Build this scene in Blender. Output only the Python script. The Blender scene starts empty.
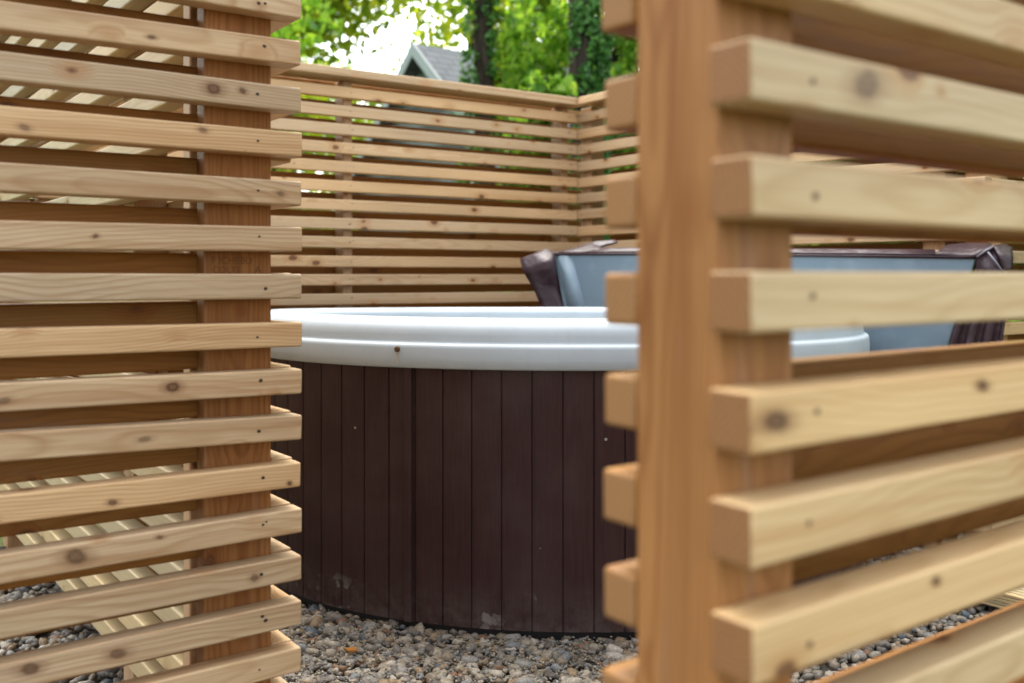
import bpy, bmesh, math, random
import numpy as np
from mathutils import Vector, Matrix, noise as mnoise

random.seed(7)
rng = np.random.default_rng(11)
scene = bpy.context.scene
col = scene.collection
EYE = 0.97          # camera height, metres
F = 980.0           # focal length in pixels
HY = 275.0          # pixel row of the horizon
ANG = math.radians(36.2)
UX, UY = math.cos(ANG), math.sin(ANG)      # direction of the screens
PITCH, SH, ST = 0.0835, 0.044, 0.041       # slat pitch, height, thickness

def P(a, b):
    return (a*UX - b*UY, a*UY + b*UX)

# ------------------------------------------------------------------ object helpers
def link(o, parent=None):
    col.objects.link(o)
    if parent is not None:
        o.parent = parent
    return o

def empty(name, loc, rz=0.0):
    o = bpy.data.objects.new(name, None)
    o.location = loc
    o.rotation_euler = (0, 0, rz)
    o.empty_display_size = 0.1
    return link(o)

def tag(o, label=None, cat=None, group=None, kind=None):
    if label: o['label'] = label
    if cat: o['category'] = cat
    if group: o['group'] = group
    if kind: o['kind'] = kind
    return o

def mesh_obj(name, verts, faces, mats, parent=None, smooth=False, loc=(0, 0, 0), rot=(0, 0, 0)):
    me = bpy.data.meshes.new(name)
    me.from_pydata([tuple(v) for v in verts], [], [tuple(f) for f in faces])
    for m in (mats if isinstance(mats, (list, tuple)) else [mats]):
        me.materials.append(m)
    if smooth:
        me.polygons.foreach_set('use_smooth', [True]*len(me.polygons))
    me.update()
    o = bpy.data.objects.new(name, me)
    o.location = loc
    o.rotation_euler = rot
    return link(o, parent)

def fast_mesh(name, verts, loops, sizes, mats, parent=None, smooth=False):
    """verts (n,3), flat loop indices, face sizes"""
    me = bpy.data.meshes.new(name)
    me.vertices.add(len(verts))
    me.vertices.foreach_set('co', np.asarray(verts, dtype=np.float32).ravel())
    me.loops.add(len(loops))
    me.loops.foreach_set('vertex_index', np.asarray(loops, dtype=np.int32))
    me.polygons.add(len(sizes))
    starts = np.concatenate([[0], np.cumsum(sizes)[:-1]]).astype(np.int32)
    me.polygons.foreach_set('loop_start', starts)
    me.polygons.foreach_set('loop_total', np.asarray(sizes, dtype=np.int32))
    if smooth:
        me.polygons.foreach_set('use_smooth', np.ones(len(sizes), dtype=bool))
    for m in (mats if isinstance(mats, (list, tuple)) else [mats]):
        me.materials.append(m)
    me.update(calc_edges=True)
    o = bpy.data.objects.new(name, me)
    return link(o, parent)

# ------------------------------------------------------------------ node helpers
class NT:
    def __init__(self, name):
        self.m = bpy.data.materials.new(name)
        self.m.use_nodes = True
        self.t = self.m.node_tree
        self.t.nodes.clear()
    def n(self, kind, **kw):
        nd = self.t.nodes.new(kind)
        for k, v in kw.items():
            if k.startswith('i_'):
                key = k[2:]
                key = int(key) if key.isdigit() else key
                nd.inputs[key].default_value = v
            else:
                setattr(nd, k, v)
        return nd
    def l(self, a, b):
        self.t.links.new(a, b)
    def math(self, op, a, b=None, clamp=False):
        nd = self.n('ShaderNodeMath', operation=op, use_clamp=clamp)
        for i, v in enumerate((a, b)):
            if v is None: continue
            if isinstance(v, (int, float)): nd.inputs[i].default_value = v
            else: self.l(v, nd.inputs[i])
        return nd.outputs[0]
    def mix(self, fac, a, b, blend='MIX'):
        nd = self.n('ShaderNodeMix', data_type='RGBA', blend_type=blend)
        for i, v in ((0, fac), (6, a), (7, b)):
            if isinstance(v, (int, float)): nd.inputs[i].default_value = v
            elif isinstance(v, tuple): nd.inputs[i].default_value = v if len(v) == 4 else v + (1,)
            else: self.l(v, nd.inputs[i])
        return nd.outputs[2]
    def maprange(self, v, a, b, c, d):
        nd = self.n('ShaderNodeMapRange', i_1=a, i_2=b, i_3=c, i_4=d)
        self.l(v, nd.inputs[0])
        return nd.outputs[0]
    def ramp(self, v, stops, interp='LINEAR'):
        nd = self.n('ShaderNodeValToRGB')
        cr = nd.color_ramp
        cr.interpolation = interp
        while len(cr.elements) < len(stops): cr.elements.new(0.5)
        for e, (p, c) in zip(cr.elements, stops):
            e.position = p
            e.color = c if len(c) == 4 else tuple(c) + (1,)
        self.l(v, nd.inputs[0])
        return nd.outputs[0]
    def noise(self, vec, scale, detail=2.0, rough=0.5):
        nd = self.n('ShaderNodeTexNoise', i_Scale=scale, i_Detail=detail, i_Roughness=rough)
        if vec is not None: self.l(vec, nd.inputs['Vector'])
        return nd
    def principled(self, color, rough=0.6, spec=0.4, bump=None, bstr=0.3, bdist=0.002, **kw):
        b = self.n('ShaderNodeBsdfPrincipled')
        if isinstance(color, tuple): b.inputs['Base Color'].default_value = color if len(color) == 4 else color + (1,)
        else: self.l(color, b.inputs['Base Color'])
        if isinstance(rough, (int, float)): b.inputs['Roughness'].default_value = rough
        else: self.l(rough, b.inputs['Roughness'])
        b.inputs['Specular IOR Level'].default_value = spec
        for k, v in kw.items(): b.inputs[k].default_value = v
        if bump is not None:
            bn = self.n('ShaderNodeBump', i_Strength=bstr, i_Distance=bdist)
            self.l(bump, bn.inputs['Height'])
            self.l(bn.outputs[0], b.inputs['Normal'])
        self.out(b.outputs[0])
        return b
    def out(self, s):
        o = self.n('ShaderNodeOutputMaterial')
        self.l(s, o.inputs['Surface'])

def wood(name, axis, light, dark, end, knot=(0.075, 0.03, 0.012), contrast=1.0, knots=1.0):
    """growth rings round a wandering pith, knots, fibres; grain runs along local x or z"""
    k = NT(name)
    tc = k.n('ShaderNodeTexCoord')
    oi = k.n('ShaderNodeObjectInfo')
    sep = k.n('ShaderNodeSeparateXYZ'); k.l(tc.outputs['Object'], sep.inputs[0])
    X, Y, Z = sep.outputs
    if axis == 'z': X, Z = Z, X
    r1 = oi.outputs['Random']
    r2 = k.math('FRACT', k.math('MULTIPLY', r1, 37.31))
    r3 = k.math('FRACT', k.math('MULTIPLY', r1, 91.77))
    Xo = k.math('ADD', X, k.math('MULTIPLY', r1, 57.0))
    def vec(sx, sy, sz):
        c = k.n('ShaderNodeCombineXYZ')
        k.l(k.math('MULTIPLY', Xo, sx), c.inputs[0])
        k.l(k.math('MULTIPLY', k.math('ADD', Y, k.math('MULTIPLY', r2, 3.0)), sy), c.inputs[1])
        k.l(k.math('MULTIPLY', k.math('ADD', Z, k.math('MULTIPLY', r3, 3.0)), sz), c.inputs[2])
        return c.outputs[0]
    # knots
    vor = k.n('ShaderNodeTexVoronoi', feature='F1', i_Scale=1.0)
    wk = k.noise(vec(40, 60, 60), 1.0, 2)
    kv = k.n('ShaderNodeVectorMath', operation='ADD')
    sc = k.n('ShaderNodeVectorMath', operation='SCALE'); sc.inputs[3].default_value = 0.07
    k.l(wk.outputs['Color'], sc.inputs[0])
    k.l(vec(8.5, 14.5, 14.5), kv.inputs[0]); k.l(sc.outputs[0], kv.inputs[1])
    k.l(kv.outputs[0], vor.inputs['Vector'])
    vc = k.n('ShaderNodeSeparateColor'); k.l(vor.outputs['Color'], vc.inputs[0])
    rad = k.maprange(vc.outputs[0], 0.1, 1.0, 0.0, 0.19*knots)
    kd = k.math('DIVIDE', vor.outputs['Distance'], k.math('MAXIMUM', rad, 0.004))
    core = k.maprange(kd, 0.75, 1.05, 1.0, 0.0)
    halo = k.maprange(kd, 1.0, 2.6, 1.0, 0.0)
    # pith and rings
    w1 = k.noise(vec(1.6, 2, 2), 1.0, 2)
    w2 = k.noise(vec(7, 20, 20), 1.0, 2)
    wc = k.n('ShaderNodeSeparateColor'); k.l(w1.outputs['Color'], wc.inputs[0])
    def off(r, wch, base, spread, wob):
        return k.math('ADD', k.math('ADD', k.math('MULTIPLY', k.math('SUBTRACT', r, 0.5), spread), base),
                      k.math('MULTIPLY', k.math('SUBTRACT', wch, 0.5), wob))
    dy = k.math('SUBTRACT', Y, off(r2, wc.outputs[0], 0.035, 0.08, 0.07))
    dz = k.math('SUBTRACT', Z, off(r3, wc.outputs[1], 0.01, 0.14, 0.07))
    rr = k.math('SQRT', k.math('ADD', k.math('MULTIPLY', dy, dy), k.math('MULTIPLY', dz, dz)))
    rr = k.math('ADD', rr, k.math('MULTIPLY', w2.outputs[0], 0.006))
    rr = k.math('ADD', rr, k.math('MULTIPLY', halo, 0.006))
    ring = k.math('FRACT', k.math('MULTIPLY', rr, 190.0))
    late = k.ramp(ring, [(0.0, (0.55,)*3), (0.12, (0,)*3), (0.55, (0.12,)*3), (0.9, (1,)*3), (1.0, (0.6,)*3)])
    fib = k.noise(vec(9, 420, 420), 1.0, 2, 0.6)
    blot = k.noise(vec(3.0, 14, 14), 1.0, 3, 0.6)
    amt = k.math('MULTIPLY', late, k.maprange(blot.outputs[0], 0.3, 0.7, 0.35*contrast, 0.95*contrast))
    c = k.mix(amt, light, dark)
    c = k.mix(k.maprange(fib.outputs[0], 0.35, 0.75, 0.0, 0.55*contrast), c, dark)
    hs = k.noise(vec(0.7, 34, 34), 1.0, 3, 0.55)
    c = k.mix(k.maprange(hs.outputs[0], 0.52, 0.70, 0.0, 0.55*contrast), c, tuple(v*f for v, f in zip(dark, (0.84, 0.68, 0.54))))
    # hue drift from board to board and along the board
    tint = k.mix(r3, (0.91, 0.91, 0.92), (1.13, 1.01, 0.85))
    c = k.mix(1.0, c, tint, 'MULTIPLY')
    b2 = k.noise(vec(1.1, 6, 6), 1.0, 2)
    val = k.maprange(b2.outputs[0], 0.3, 0.7, 0.84, 1.1)
    vv = k.n('ShaderNodeCombineColor')
    for i in range(3): k.l(val, vv.inputs[i])
    c = k.mix(1.0, c, vv.outputs[0], 'MULTIPLY')
    stain = k.noise(vec(2.2, 18, 18), 1.0, 4, 0.65)
    c = k.mix(k.maprange(stain.outputs[0], 0.60, 0.78, 0.0, 0.35), c, (0.27, 0.22, 0.20))
    c = k.mix(k.math('MULTIPLY', halo, 0.6), c, tuple(v*f for v, f in zip(dark, (0.95, 0.74, 0.55))))
    kring = k.math('FRACT', k.math('MULTIPLY', kd, 3.3))
    kc = k.mix(kring, knot, tuple(v*2.4 for v in knot))
    c = k.mix(k.math('MULTIPLY', core, 0.85), c, kc)
    # end grain
    sn = k.n('ShaderNodeSeparateXYZ'); k.l(tc.outputs['Normal'], sn.inputs[0])
    isend = k.math('GREATER_THAN', k.math('ABSOLUTE', sn.outputs[0 if axis == 'x' else 2]), 0.8)
    ec = k.mix(k.math('MULTIPLY', late, 0.6), tuple(v*1.05 for v in end), tuple(v*0.5 for v in end))
    efib = k.noise(vec(300, 300, 300), 1.0, 2)
    ec = k.mix(k.maprange(efib.outputs[0], 0.4, 0.8, 0, 0.4), ec, tuple(v*0.6 for v in end))
    c = k.mix(isend, c, ec)
    h = k.math('ADD', k.math('MULTIPLY', fib.outputs[0], 0.7), k.math('MULTIPLY', late, -0.35))
    k.principled(c, 0.5, 0.25, h, 0.25, 0.0012)
    return k.m

M = {}
M['slat_left'] = wood('pinkish cedar', 'x', (0.60, 0.462, 0.292), (0.39, 0.25, 0.125), (0.36, 0.235, 0.13), contrast=0.95, knots=0.8)
M['slat_right'] = wood('yellow cedar', 'x', (0.60, 0.468, 0.272), (0.45, 0.305, 0.147), (0.29, 0.14, 0.055), contrast=0.9, knots=0.9)
M['slat_back'] = wood('pale cedar', 'x', (0.64, 0.475, 0.287), (0.48, 0.305, 0.15), (0.40, 0.26, 0.14), contrast=0.8)
M['slat_shade'] = wood('shade toned cedar', 'x', (0.33, 0.165, 0.042), (0.225, 0.095, 0.021), (0.33, 0.17, 0.066), contrast=0.9)  # shade behind the front slats is put into this darker, oranger colour
M['slat_pale'] = wood('greenish cedar', 'x', (0.50, 0.42, 0.255), (0.38, 0.295, 0.16), (0.44, 0.30, 0.18), contrast=0.7)
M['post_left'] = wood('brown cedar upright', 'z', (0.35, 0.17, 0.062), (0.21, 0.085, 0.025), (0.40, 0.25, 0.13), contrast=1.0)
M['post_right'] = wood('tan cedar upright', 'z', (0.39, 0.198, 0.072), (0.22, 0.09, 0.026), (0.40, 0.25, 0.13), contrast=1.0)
M['post_pale'] = wood('pale cedar upright', 'z', (0.52, 0.36, 0.21), (0.37, 0.23, 0.12), (0.40, 0.25, 0.13))

k = NT('dark screw'); k.principled((0.045, 0.033, 0.024), 0.6, 0.4, Metallic=0.3); M['screw'] = k.m
k = NT('stamp ink'); k.principled((0.175, 0.082, 0.034), 0.9, 0.1); M['ink'] = k.m

# white acrylic rim
k = NT('white acrylic')
tc = k.n('ShaderNodeTexCoord')
nz = k.noise(tc.outputs['Object'], 9.0, 4, 0.6)
fine = k.noise(tc.outputs['Object'], 420.0, 2)
c = k.mix(k.maprange(nz.outputs[0], 0.35, 0.7, 0, 1), (0.43, 0.49, 0.525), (0.395, 0.455, 0.485))
mpa = k.n('ShaderNodeMapping'); mpa.inputs['Scale'].default_value = (55, 55, 4); k.l(tc.outputs['Object'], mpa.inputs[0])
stk = k.noise(mpa.outputs[0], 1.0, 4, 0.65)
c = k.mix(k.maprange(stk.outputs[0], 0.56, 0.78, 0, 0.30), c, (0.36, 0.37, 0.36))
k.principled(c, k.maprange(stk.outputs[0], 0.3, 0.7, 0.36, 0.55), 0.35, fine.outputs[0], 0.06, 0.001); M['acrylic'] = k.m

# brown vinyl boards with dust, scratches and splashes
k = NT('brown vinyl boards')
tc = k.n('ShaderNodeTexCoord')
ge = k.n('ShaderNodeNewGeometry')
sp = k.n('ShaderNodeSeparateXYZ'); k.l(tc.outputs['Object'], sp.inputs[0])
mp = k.n('ShaderNodeMapping'); mp.inputs['Scale'].default_value = (260, 260, 9)
k.l(tc.outputs['Object'], mp.inputs[0])
st = k.noise(mp.outputs[0], 1.0, 3, 0.6)
bl = k.noise(tc.outputs['Object'], 5.0, 4, 0.6)
c = k.mix(k.maprange(st.outputs[0], 0.3, 0.75, 0, 1), (0.029, 0.0124, 0.0124), (0.048, 0.0216, 0.0210))
c = k.mix(k.maprange(bl.outputs[0], 0.42, 0.8, 0, 0.35), c, (0.085, 0.06, 0.055))
# dust climbing from the ground
low = k.maprange(sp.outputs[2], 0.0, 0.16, 1.0, 0.0)
dn = k.noise(tc.outputs['Object'], 16.0, 5, 0.7)
dust = k.math('MULTIPLY', k.math('POWER', low, 1.6), k.maprange(dn.outputs[0], 0.38, 0.72, 0.0, 0.55))
c = k.mix(dust, c, (0.16, 0.14, 0.125))
# white specks
vr = k.n('ShaderNodeTexVoronoi', feature='F1', i_Scale=17.0, i_Randomness=1.0)
k.l(tc.outputs['Object'], vr.inputs['Vector'])
vcol = k.n('ShaderNodeSeparateColor'); k.l(vr.outputs['Color'], vcol.inputs[0])
speck = k.math('MULTIPLY', k.math('LESS_THAN', vr.outputs['Distance'], k.maprange(vcol.outputs[1], 0, 1, 0.02, 0.075)),
               k.math('GREATER_THAN', vcol.outputs[0], 0.86))
c = k.mix(k.math('MULTIPLY', speck, 0.8), c, (0.36, 0.35, 0.33))
# splash marks near the ground
v2 = k.n('ShaderNodeTexVoronoi', feature='F1', i_Scale=7.0)
mp2 = k.n('ShaderNodeMapping'); mp2.inputs['Scale'].default_value = (1.0, 1.0, 2.6)
k.l(tc.outputs['Object'], mp2.inputs[0])
wv = k.n('ShaderNodeVectorMath', operation='ADD'); ws = k.n('ShaderNodeVectorMath', operation='SCALE'); ws.inputs[3].default_value = 0.16
k.l(k.noise(tc.outputs['Object'], 28.0, 3).outputs['Color'], ws.inputs[0]); k.l(mp2.outputs[0], wv.inputs[0]); k.l(ws.outputs[0], wv.inputs[1])
k.l(wv.outputs[0], v2.inputs['Vector'])
v2c = k.n('ShaderNodeSeparateColor'); k.l(v2.outputs['Color'], v2c.inputs[0])
spl = k.math('MULTIPLY', k.maprange(v2.outputs['Distance'], 0.30, 0.36, 1, 0), k.math('GREATER_THAN', v2c.outputs[0], 0.55))
spl = k.math('MULTIPLY', spl, k.maprange(dn.outputs[0], 0.40, 0.58, 0.15, 1.0))
spl = k.math('MULTIPLY', spl, k.maprange(sp.outputs[2], 0.06, 0.11, 1, 0))
c = k.mix(k.math('MULTIPLY', spl, 0.85), c, (0.20, 0.185, 0.17))
k.principled(c, 0.42, 0.22, st.outputs[0], 0.35, 0.001); M['vinyl_board'] = k.m

k = NT('black plastic'); k.principled((0.008, 0.008, 0.008), 0.6, 0.3); M['black'] = k.m
k = NT('rust')
tc = k.n('ShaderNodeTexCoord'); nz = k.noise(tc.outputs['Object'], 300, 3)
k.principled(k.mix(nz.outputs[0], (0.035, 0.02, 0.012), (0.16, 0.09, 0.04)), 0.8, 0.2); M['rust'] = k.m
k = NT('dried drip')
k.principled((0.46, 0.42, 0.34), 0.6, 0.3); M['drip'] = k.m

# marine vinyl
k = NT('brown marine vinyl')
tc = k.n('ShaderNodeTexCoord')
n1 = k.noise(tc.outputs['Object'], 9.0, 3, 0.55)
n2 = k.noise(tc.outputs['Object'], 240.0, 2)
hh = k.math('ADD', k.math('MULTIPLY', n1.outputs[0], 8.0), k.math('MULTIPLY', n2.outputs[0], 0.12))
c = k.mix(n1.outputs[0], (0.030, 0.015, 0.018), (0.050, 0.027, 0.034))
k.principled(c, 0.4, 0.4, hh, 0.5, 0.004); M['marine_vinyl'] = k.m
k = NT('vinyl piping'); k.principled((0.20, 0.18, 0.21), 0.35, 0.5); M['piping'] = k.m
k = NT('blue grey liner')
tc = k.n('ShaderNodeTexCoord')
n1 = k.noise(tc.outputs['Object'], 2.4, 3, 0.5)
n2 = k.noise(tc.outputs['Object'], 11.0, 3, 0.6)
c = k.mix(k.maprange(n1.outputs[0], 0.3, 0.7, 0, 1), (0.15, 0.212, 0.26), (0.18, 0.245, 0.287))
c = k.mix(k.maprange(n2.outputs[0], 0.5, 0.75, 0, 0.3), c, (0.30, 0.37, 0.42))
k.principled(c, 0.42, 0.4, k.math('MULTIPLY', n1.outputs[0], 5.0), 0.35, 0.01); M['liner'] = k.m

# pebbles
def stone_mat(name):
    k = NT(name)
    ge = k.n('ShaderNodeNewGeometry'); tc = k.n('ShaderNodeTexCoord')
    c = k.ramp(ge.outputs['Random Per Island'], [
        (0.0, (0.21, 0.205, 0.195)), (0.13, (0.29, 0.27, 0.235)), (0.25, (0.16, 0.155, 0.155)), (0.36, (0.34, 0.315, 0.27)),
        (0.47, (0.235, 0.205, 0.165)), (0.56, (0.26, 0.27, 0.275)), (0.66, (0.12, 0.11, 0.105)), (0.72, (0.40, 0.385, 0.35)),
        (0.80, (0.27, 0.21, 0.14)), (0.86, (0.19, 0.215, 0.245)), (0.91, (0.21, 0.13, 0.085)), (0.94, (0.45, 0.44, 0.42)),
        (0.975, (0.09, 0.12, 0.16))], 'CONSTANT')
    n1 = k.noise(tc.outputs['Object'], 160.0, 4, 0.65)
    v = k.maprange(n1.outputs[0], 0.3, 0.72, 0.36, 0.98)
    cc = k.n('ShaderNodeCombineColor')
    for i in range(3): k.l(v, cc.inputs[i])
    c = k.mix(1.0, c, cc.outputs[0], 'MULTIPLY'); c = k.mix(1.0, c, (1.05, 0.97, 0.84), 'MULTIPLY')
    k.principled(c, 0.62, 0.35, n1.outputs[0], 0.25, 0.002)
    return k.m
M['pebble'] = stone_mat('river pebbles')

k = NT('gravel bed soil')
tc = k.n('ShaderNodeTexCoord')
n1 = k.noise(tc.outputs['Object'], 40.0, 5, 0.7)
c = k.mix(n1.outputs[0], (0.035, 0.03, 0.025), (0.13, 0.115, 0.10))
k.principled(c, 0.9, 0.1, n1.outputs[0], 0.8, 0.02); M['soil'] = k.m
k = NT('lawn ground')
tc = k.n('ShaderNodeTexCoord')
n1 = k.noise(tc.outputs['Object'], 0.8, 5, 0.6); n2 = k.noise(tc.outputs['Object'], 30.0, 4, 0.7)
c = k.mix(n1.outputs[0], (0.05, 0.085, 0.02), (0.10, 0.105, 0.045))
c = k.mix(k.maprange(n2.outputs[0], 0.45, 0.7, 0, 0.7), c, (0.045, 0.07, 0.02))
k.principled(c, 0.9, 0.1, n2.outputs[0], 0.8, 0.05); M['lawn'] = k.m

def leaf_mat(name, stops, trans=0.5):
    k = NT(name)
    ge = k.n('ShaderNodeNewGeometry'); tc = k.n('ShaderNodeTexCoord')
    n1 = k.noise(tc.outputs['Object'], 0.9, 2)
    v = k.math('ADD', k.math('MULTIPLY', ge.outputs['Random Per Island'], 0.6), k.math('MULTIPLY', n1.outputs[0], 0.42))
    c = k.ramp(v, stops)
    d = k.n('ShaderNodeBsdfPrincipled'); d.inputs['Roughness'].default_value = 0.45; d.inputs['Specular IOR Level'].default_value = 0.3
    k.l(c, d.inputs['Base Color'])
    t = k.n('ShaderNodeBsdfTranslucent')
    k.l(k.mix(1.0, c, (1.35, 1.3, 0.55, 1), 'MULTIPLY'), t.inputs[0])
    mx = k.n('ShaderNodeMixShader'); mx.inputs[0].default_value = trans
    k.l(d.outputs[0], mx.inputs[1]); k.l(t.outputs[0], mx.inputs[2])
    k.out(mx.outputs[0])
    return k.m
M['leaf_yellow'] = leaf_mat('sunlit maple leaves', [(0.1, (0.08, 0.17, 0.02)), (0.4, (0.22, 0.33, 0.03)), (0.7, (0.40, 0.47, 0.04)), (0.95, (0.66, 0.58, 0.07))], 0.6)
M['leaf_green'] = leaf_mat('fresh green leaves', [(0.1, (0.05, 0.15, 0.03)), (0.45, (0.19, 0.38, 0.06)), (0.75, (0.39, 0.57, 0.10)), (1.0, (0.60, 0.70, 0.22))], 0.6)
M['leaf_dark'] = leaf_mat('dark green leaves', [(0.1, (0.012, 0.03, 0.012)), (0.5, (0.025, 0.065, 0.02)), (0.85, (0.05, 0.11, 0.03)), (1.0, (0.09, 0.15, 0.06))], 0.3)
M['leaf_ivy'] = leaf_mat('ivy leaves', [(0.1, (0.02, 0.06, 0.022)), (0.5, (0.075, 0.21, 0.05)), (0.85, (0.18, 0.37, 0.10)), (1.0, (0.38, 0.52, 0.25))], 0.3)
k = NT('bark')
tc = k.n('ShaderNodeTexCoord'); mp = k.n('ShaderNodeMapping'); mp.inputs['Scale'].default_value = (16, 16, 3)
k.l(tc.outputs['Object'], mp.inputs[0]); n1 = k.noise(mp.outputs[0], 1.0, 5, 0.7)
k.principled(k.mix(k.maprange(n1.outputs[0], 0.35, 0.7, 0, 1), (0.022, 0.017, 0.014), (0.10, 0.075, 0.06)), 0.9, 0.1, n1.outputs[0], 0.9, 0.04); M['bark'] = k.m

def simple(name, c1, c2, scale, rough=0.7, bump=0.2, bd=0.01, mapping=None):
    k = NT(name); tc = k.n('ShaderNodeTexCoord'); src = tc.outputs['Object']
    if mapping:
        mp = k.n('ShaderNodeMapping'); mp.inputs['Scale'].default_value = mapping; k.l(src, mp.inputs[0]); src = mp.outputs[0]
    n1 = k.noise(src, scale, 4, 0.6)
    k.principled(k.mix(k.maprange(n1.outputs[0], 0.3, 0.7, 0, 1), c1, c2), rough, 0.3, n1.outputs[0], bump, bd)
    return k.m
# house: shingles by brick texture
def shingles(name, c1, c2, cm, bw, bh, rot):
    k = NT(name); tc = k.n('ShaderNodeTexCoord')
    mp = k.n('ShaderNodeMapping'); mp.inputs['Rotation'].default_value = rot
    k.l(tc.outputs['Object'], mp.inputs[0])
    b = k.n('ShaderNodeTexBrick', i_Scale=1.0)
    b.inputs['Color1'].default_value = c1 + (1,); b.inputs['Color2'].default_value = c2 + (1,); b.inputs['Mortar'].default_value = cm + (1,)
    b.inputs['Brick Width'].default_value = bw; b.inputs['Row Height'].default_value = bh; b.inputs['Mortar Size'].default_value = 0.012
    k.l(mp.outputs[0], b.inputs['Vector'])
    n1 = k.noise(tc.outputs['Object'], 3.0, 4)
    c = k.mix(k.maprange(n1.outputs[0], 0.3, 0.7, 0, 0.3), b.outputs[0], cm)
    k.principled(c, 0.85, 0.2, b.outputs[1], 0.4, 0.01)
    return k.m
M['roof'] = shingles('grey roof shingles', (0.145, 0.155, 0.185), (0.19, 0.20, 0.235), (0.09, 0.095, 0.115), 0.30, 0.14, (0, 0, 0))
M['siding'] = shingles('grey green shingle siding', (0.20, 0.235, 0.235), (0.25, 0.28, 0.28), (0.10, 0.115, 0.115), 0.25, 0.18, (math.radians(90), 0, 0))
M['trim'] = simple('grey white trim paint', (0.36, 0.40, 0.44), (0.42, 0.46, 0.50), 4.0, 0.5, 0.05)
M['glass'] = simple('dark window glass', (0.02, 0.025, 0.03), (0.03, 0.035, 0.04), 1.0, 0.05, 0.0)

# ------------------------------------------------------------------ timber
k = NT('knot')
at_ = k.n('ShaderNodeAttribute', attribute_name='knot')
ks_ = k.n('ShaderNodeSeparateColor'); k.l(at_.outputs['Color'], ks_.inputs[0])
tc = k.n('ShaderNodeTexCoord'); nz = k.noise(tc.outputs['Object'], 260.0, 3, 0.6)
kv_ = k.math('ADD', ks_.outputs[0], k.math('MULTIPLY', k.math('SUBTRACT', nz.outputs[0], 0.5), 0.35))
kc_ = k.ramp(kv_, [(0.0, (0.34, 0.18, 0.08)), (0.25, (0.26, 0.115, 0.045)), (0.5, (0.10, 0.042, 0.018)), (0.62, (0.085, 0.037, 0.017)), (0.8, (0.19, 0.095, 0.045)), (1.0, (0.15, 0.07, 0.032))])
pb = k.n('ShaderNodeBsdfPrincipled'); k.l(kc_, pb.inputs['Base Color']); pb.inputs['Roughness'].default_value = 0.5
tr_ = k.n('ShaderNodeBsdfTransparent'); mx = k.n('ShaderNodeMixShader')
k.l(k.math('ADD', ks_.outputs[1], k.math('MULTIPLY', k.math('SUBTRACT', nz.outputs[0], 0.5), k.math('MULTIPLY', ks_.outputs[1], 0.5)), True), mx.inputs[0]); k.l(tr_.outputs[0], mx.inputs[1]); k.l(pb.outputs[0], mx.inputs[2])
k.out(mx.outputs[0]); M['knot'] = k.m
k = NT('plugged screw hole'); k.principled((0.16, 0.10, 0.055), 0.7, 0.3); M['dent'] = k.m

def bar(name, parent, x0, x1, y0, y1, z0, z1, mat, bev=0.0042, screws=(), face=-1, grain='x', jitter=0.0, twist=0.0, knots=(), smat=None):
    """a planed bar with eased edges; optional dark screw heads on its front face"""
    cx, cy, cz = (x0+x1)/2, (y0+y1)/2, (z0+z1)/2
    hx, hy, hz = (x1-x0)/2, (y1-y0)/2, (z1-z0)/2
    bm = bmesh.new()
    bmesh.ops.create_cube(bm, size=1.0)
    for v in bm.verts:
        v.co.x *= 2*hx; v.co.y *= 2*hy; v.co.z *= 2*hz
    bmesh.ops.bevel(bm, geom=bm.edges[:], offset=min(bev, hx*.4, hy*.4, hz*.4), segments=3, profile=0.5, affect='EDGES')
    for f in bm.faces:
        n = f.normal
        f.smooth = max(abs(n.x), abs(n.y), abs(n.z)) < 0.999
    for (sx, sz) in screws:
        vs = []
        r = 0.0026*random.uniform(0.7, 1.25)
        for i in range(10):
            t = i/10*2*math.pi
            vs.append(bm.verts.new((sx-cx + r*1.25*math.cos(t)*random.uniform(.8, 1.15), face*(hy+0.0006), sz-cz + r*math.sin(t)*random.uniform(.8, 1.15))))
        if face > 0: vs.reverse()
        f = bm.faces.new(vs); f.material_index = 1
        f.smooth = False
    if knots:
        lay = bm.verts.layers.float_color.new('knot')
        for (kx, kz, kr) in knots:
            kr = kr*random.uniform(.75, .95); wob = [1+.12*math.sin(i*.63+kx*90)+random.uniform(-.07, .07) for i in range(20)]; rx, rz = kr*random.uniform(.9, 1.5), kr*random.uniform(.75, 1.0); ka = random.uniform(.45, .9)
            rings = [(0.0, 1.0, 1.0), (0.5, 0.8, 1.0), (0.82, 0.56, 0.95), (1.0, 0.42, 0.8), (1.35, 0.2, 0.35), (2.1, 0.0, 0.0)]
            prev = None
            for (q, cv, al) in rings:
                cur = []
                for i in range(20):
                    t = i/20*2*math.pi
                    ex = 1.0 + (0.5*(q-1) if q > 1 else 0)
                    zz = kz-cz + rz*q*math.sin(t)*wob[i]
                    v = bm.verts.new((kx-cx + rx*q*ex*math.cos(t)*wob[i], face*(hy+0.0005), max(-hz+bev, min(hz-bev, zz))))
                    v[lay] = (cv, al*ka, 0, 1); cur.append(v)
                    if q == 0: break
                if prev is not None:
                    for i in range(20):
                        j = (i+1) % 20
                        vs = (prev[0], cur[i], cur[j]) if len(prev) == 1 else (prev[i], cur[i], cur[j], prev[j])
                        try:
                            f = bm.faces.new(vs); f.material_index = 2; f.smooth = False
                        except ValueError: pass
                prev = cur
    me = bpy.data.meshes.new(name)
    bm.to_mesh(me); bm.free()
    me.materials.append(mat); me.materials.append(smat or M['screw']); me.materials.append(M['knot'])
    o = bpy.data.objects.new(name, me)
    o.location = (cx, cy, cz + random.uniform(-1, 1)*jitter)
    o.rotation_euler = (random.uniform(-1, 1)*twist*3, random.uniform(-1, 1)*twist, random.uniform(-1, 1)*twist*0.5)
    return link(o, parent)

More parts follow.
